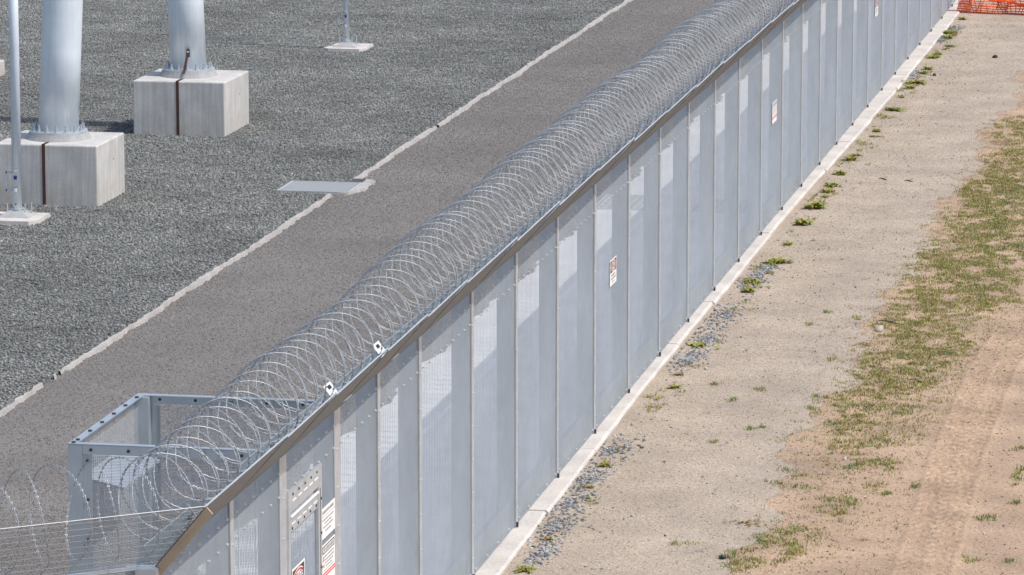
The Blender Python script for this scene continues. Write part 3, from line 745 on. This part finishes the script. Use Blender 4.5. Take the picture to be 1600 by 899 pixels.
for i, (x, y) in enumerate(WEEDS):
    o = link('weed', wm[3] if y < 14 and i % 2 else wm[i % 3], None, (x+.04, y, -.045), (0, 0, random.uniform(0, 6.28)))
    s_ = random.uniform(.45, 1.3) * (.65 if y < 14 else 1); o.scale = (s_, s_*1.2, s_)
    tag(o, 'low leafy weed clump growing in the gravel beside the concrete footing', 'weed', 'weeds along the fence footing')

def seedlings():
    b = MB(); mats = [M['leaf'], M['leafy']]
    for _ in range(420):
        y = random.uniform(15, 50.5) if random.random() < .8 else random.uniform(-3, 15)
        if math.sin(y*1.9)+math.sin(y*.83+1)+.7*math.sin(y*4.1) < .1: continue
        x = max(.3, random.gauss(.46, .10)); R = random.uniform(.025, .075)
        for _k in range(random.randint(6, 16)):
            a = random.uniform(0, math.tau); d = Vector((math.cos(a), math.sin(a), 0)); s_ = Vector((-d.y, d.x, 0)); o = Vector((x+random.gauss(0,R*.5), y+random.gauss(0,R*.9), -.046)); h = R*random.uniform(.2,.8)
            b.k = 1 if random.random() < .3 else 0
            b.quad([o, o+d*R*.5+s_*R*.16+Vector((0,0,h)), o+d*R+Vector((0,0,h*.8)), o+d*R*.5-s_*R*.16+Vector((0,0,h))])
    b.build('seedlings', mats, kind='stuff')
seedlings()

# ------------------------------------------------------------ a few rocks, twigs and leaf litter
def rock(label, x, y, r, m, group=None):
    P = np.array([[0,0,r*.35]]); me = stones_mesh('stone', P, np.array([r]), .75, [(.4,.37,.33)], M[m])
    tag(link('stone', me, None, (x, y, -.045)), label, 'stone', group)
rock('pale angular rock lying at the edge of the grass', 2.56, 12.5, .06, 'rock')
rock('flat whitish stone in the thin grass near the tyre track', 3.03, 4.22, .035, 'rock')
rock('small dark stone at the gravel edge, lower right of the fence', 2.34, -.94, .045, 'dark')
rock('dark clod alone on the far dirt near the orange net', 1.67, 43.37, .07, 'twig')
rock('small dark clod on the gravel beside the far weeds', .75, 40.22, .06, 'twig')
def twig(label, x, y, l, a):
    b = MB(); pts = [Vector((l*(t-.5)*math.cos(a), l*(t-.5)*math.sin(a), .012+.012*math.sin(t*5))) for t in (0,.25,.5,.75,1)]
    b.tube(pts, [.004,.009,.011,.009,.004], 6); b.tube([pts[2], pts[2]+Vector((.05,.08,.02))], .004, 5)
    tag(b.build('twig', M['twig'], None, (x, y, -.042)), label, 'twig')
twig('short dark stick lying in the yellowish grass', 3.38, 9.06, .26, -.5)
twig('thin dark stick beside the pale rock', 2.66, 13.1, .42, -.5)
twig('dark twig on the gravel in the middle distance', 1.2, 26.26, .2, -.6)
twig('dark bark strip on the gravel, right of the twig', 1.63, 26.12, .16, -.2)
def litter(label, x, y, rx, ry):
    b = MB()
    for _ in range(70):
        px_, py_ = random.gauss(0, rx), random.gauss(0, ry); a = random.uniform(0, 6.28); s_ = random.uniform(.012, .03); z = random.uniform(.004, .03)
        d = Vector((math.cos(a), math.sin(a), random.uniform(-.6,.6)))*s_; e = Vector((-math.sin(a), math.cos(a), random.uniform(-.5,.5)))*s_*.5; c = Vector((px_, py_, z))
        b.quad([c-d, c+e, c+d, c-e])
    tag(b.build('leaf_litter', M['leafy'], None, (x, y, -.042)), label, 'dead leaves')
litter('brown dead leaves heaped at the gravel edge, bottom right', 2.38, .75, .10, .12)
litter('rusty dead weed clump near the grass edge', 2.47, 11.4, .07, .12)
